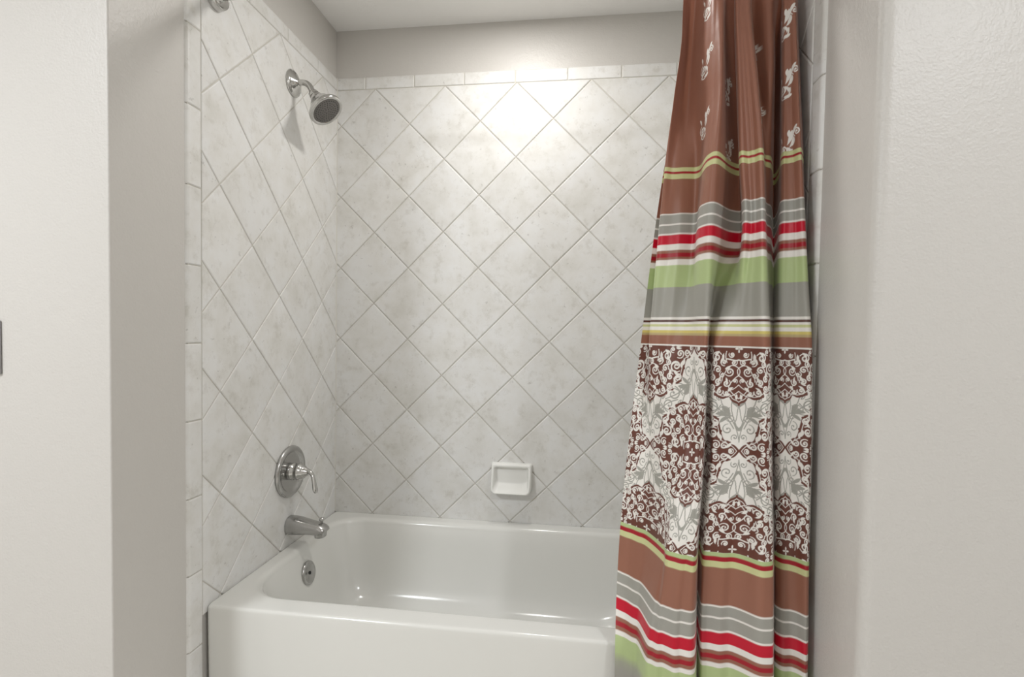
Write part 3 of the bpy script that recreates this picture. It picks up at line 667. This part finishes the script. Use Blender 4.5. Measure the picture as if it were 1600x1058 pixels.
nr, nc = SS.shape
me = bpy.data.meshes.new('shower_curtain')
P = np.stack([GX, GY, TT], -1).reshape(-1, 3)
idx = np.arange(nr * nc).reshape(nr, nc)
Q = np.stack([idx[:-1, :-1], idx[:-1, 1:], idx[1:, 1:], idx[1:, :-1]], -1).reshape(-1, 4)
me.vertices.add(len(P)); me.vertices.foreach_set('co', P.astype(np.float32).ravel())
me.loops.add(Q.size); me.loops.foreach_set('vertex_index', Q.astype(np.int32).ravel())
me.polygons.add(len(Q)); me.polygons.foreach_set('loop_start', np.arange(0, Q.size, 4, dtype=np.int32)); me.polygons.foreach_set('loop_total', np.full(len(Q), 4, np.int32))
me.update(calc_edges=True)
me.polygons.foreach_set('use_smooth', np.ones(len(Q), bool))
ca = me.color_attributes.new('print', 'FLOAT_COLOR', 'POINT')
ca.data.foreach_set('color', np.concatenate([colr.reshape(-1, 3), np.ones((len(P), 1))], 1).astype(np.float32).ravel())
m = mat('printed_polyester', (.5, .4, .3), .48); m.node_tree.nodes.remove(B(m))
at = N(m, 'ShaderNodeVertexColor', layer_name='print')
pb = N(m, 'ShaderNodeBsdfPrincipled'); pb.inputs['Roughness'].default_value = .42; pb.inputs['Sheen Weight'].default_value = .25; pb.inputs['Sheen Roughness'].default_value = .4
pb.inputs['Specular IOR Level'].default_value = .45
tr = N(m, 'ShaderNodeBsdfTranslucent'); mx = N(m, 'ShaderNodeMixShader'); mx.inputs[0].default_value = .22
L(m, at.outputs[0], pb.inputs['Base Color']); L(m, at.outputs[0], tr.inputs[0]); L(m, pb.outputs[0], mx.inputs[1]); L(m, tr.outputs[0], mx.inputs[2])
L(m, mx.outputs[0], m.node_tree.nodes['Material Output'].inputs[0])
wv = noise(m, 14, 3, .5); bb = N(m, 'ShaderNodeBump'); bb.inputs['Strength'].default_value = .25; bb.inputs['Distance'].default_value = .01
L(m, wv.outputs[0], bb.inputs['Height']); L(m, bb.outputs[0], pb.inputs['Normal'])
me.materials.append(m)
cu = bpy.data.objects.new('shower_curtain', me); COL.objects.link(cu)
tag(cu, 'brown shower curtain with red, green and grey stripes and a damask band', 'shower curtain')


# ------------------------------------------------------------------ white liner hanging behind the curtain, bunched at the wall
zs = np.linspace(.40, 2.018, 70); n = 110; V = []; Fc = []
for z in zs:
    g = (2.018 - z) / 1.6
    for i in range(n):
        q = i / (n - 1); x = 1.312 + .188 * q; a = .016 + .003 * math.sin(3 * z + 2)
        V.append((x, -.570 + .02 * g + a * math.sin(q * 34 + .5 * math.sin(2 * z)), z))
for j in range(len(zs) - 1):
    for i in range(n - 1): Fc.append((j * n + i, j * n + i + 1, (j + 1) * n + i + 1, (j + 1) * n + i))
m = mat('white_vinyl_liner', (.80, .78, .70), .35)
li = obj('shower_liner', V, Fc, m, smooth=True)
tag(li, 'cream shower curtain liner bunched behind the patterned curtain', 'curtain liner')

# rings on the rod
def ring(x):
    V = []; Fc = []; nR, nr_ = 28, 8
    for i in range(nR):
        a = 2 * PI * i / nR
        for k in range(nr_):
            b = 2 * PI * k / nr_; r = .024 + .0016 * math.cos(b); V.append((x + .0016 * math.sin(b), RY + r * math.cos(a), RZ - .0105 + r * math.sin(a)))
    for i in range(nR):
        for k in range(nr_): Fc.append((i * nr_ + k, i * nr_ + (k + 1) % nr_, ((i + 1) % nR) * nr_ + (k + 1) % nr_, ((i + 1) % nR) * nr_ + k))
    return V, Fc
v, f = ring(0)
r0 = obj('curtain_ring', v, f, M_CHROME, smooth=True); tag(r0, 'chrome ring holding the patterned curtain on its rod', 'curtain ring', 'curtain rings on the rod')
for i in range(8):
    r = r0 if i == 0 else r0.copy()
    if i: COL.objects.link(r)
    r.location.x = 1.275 + i * .030
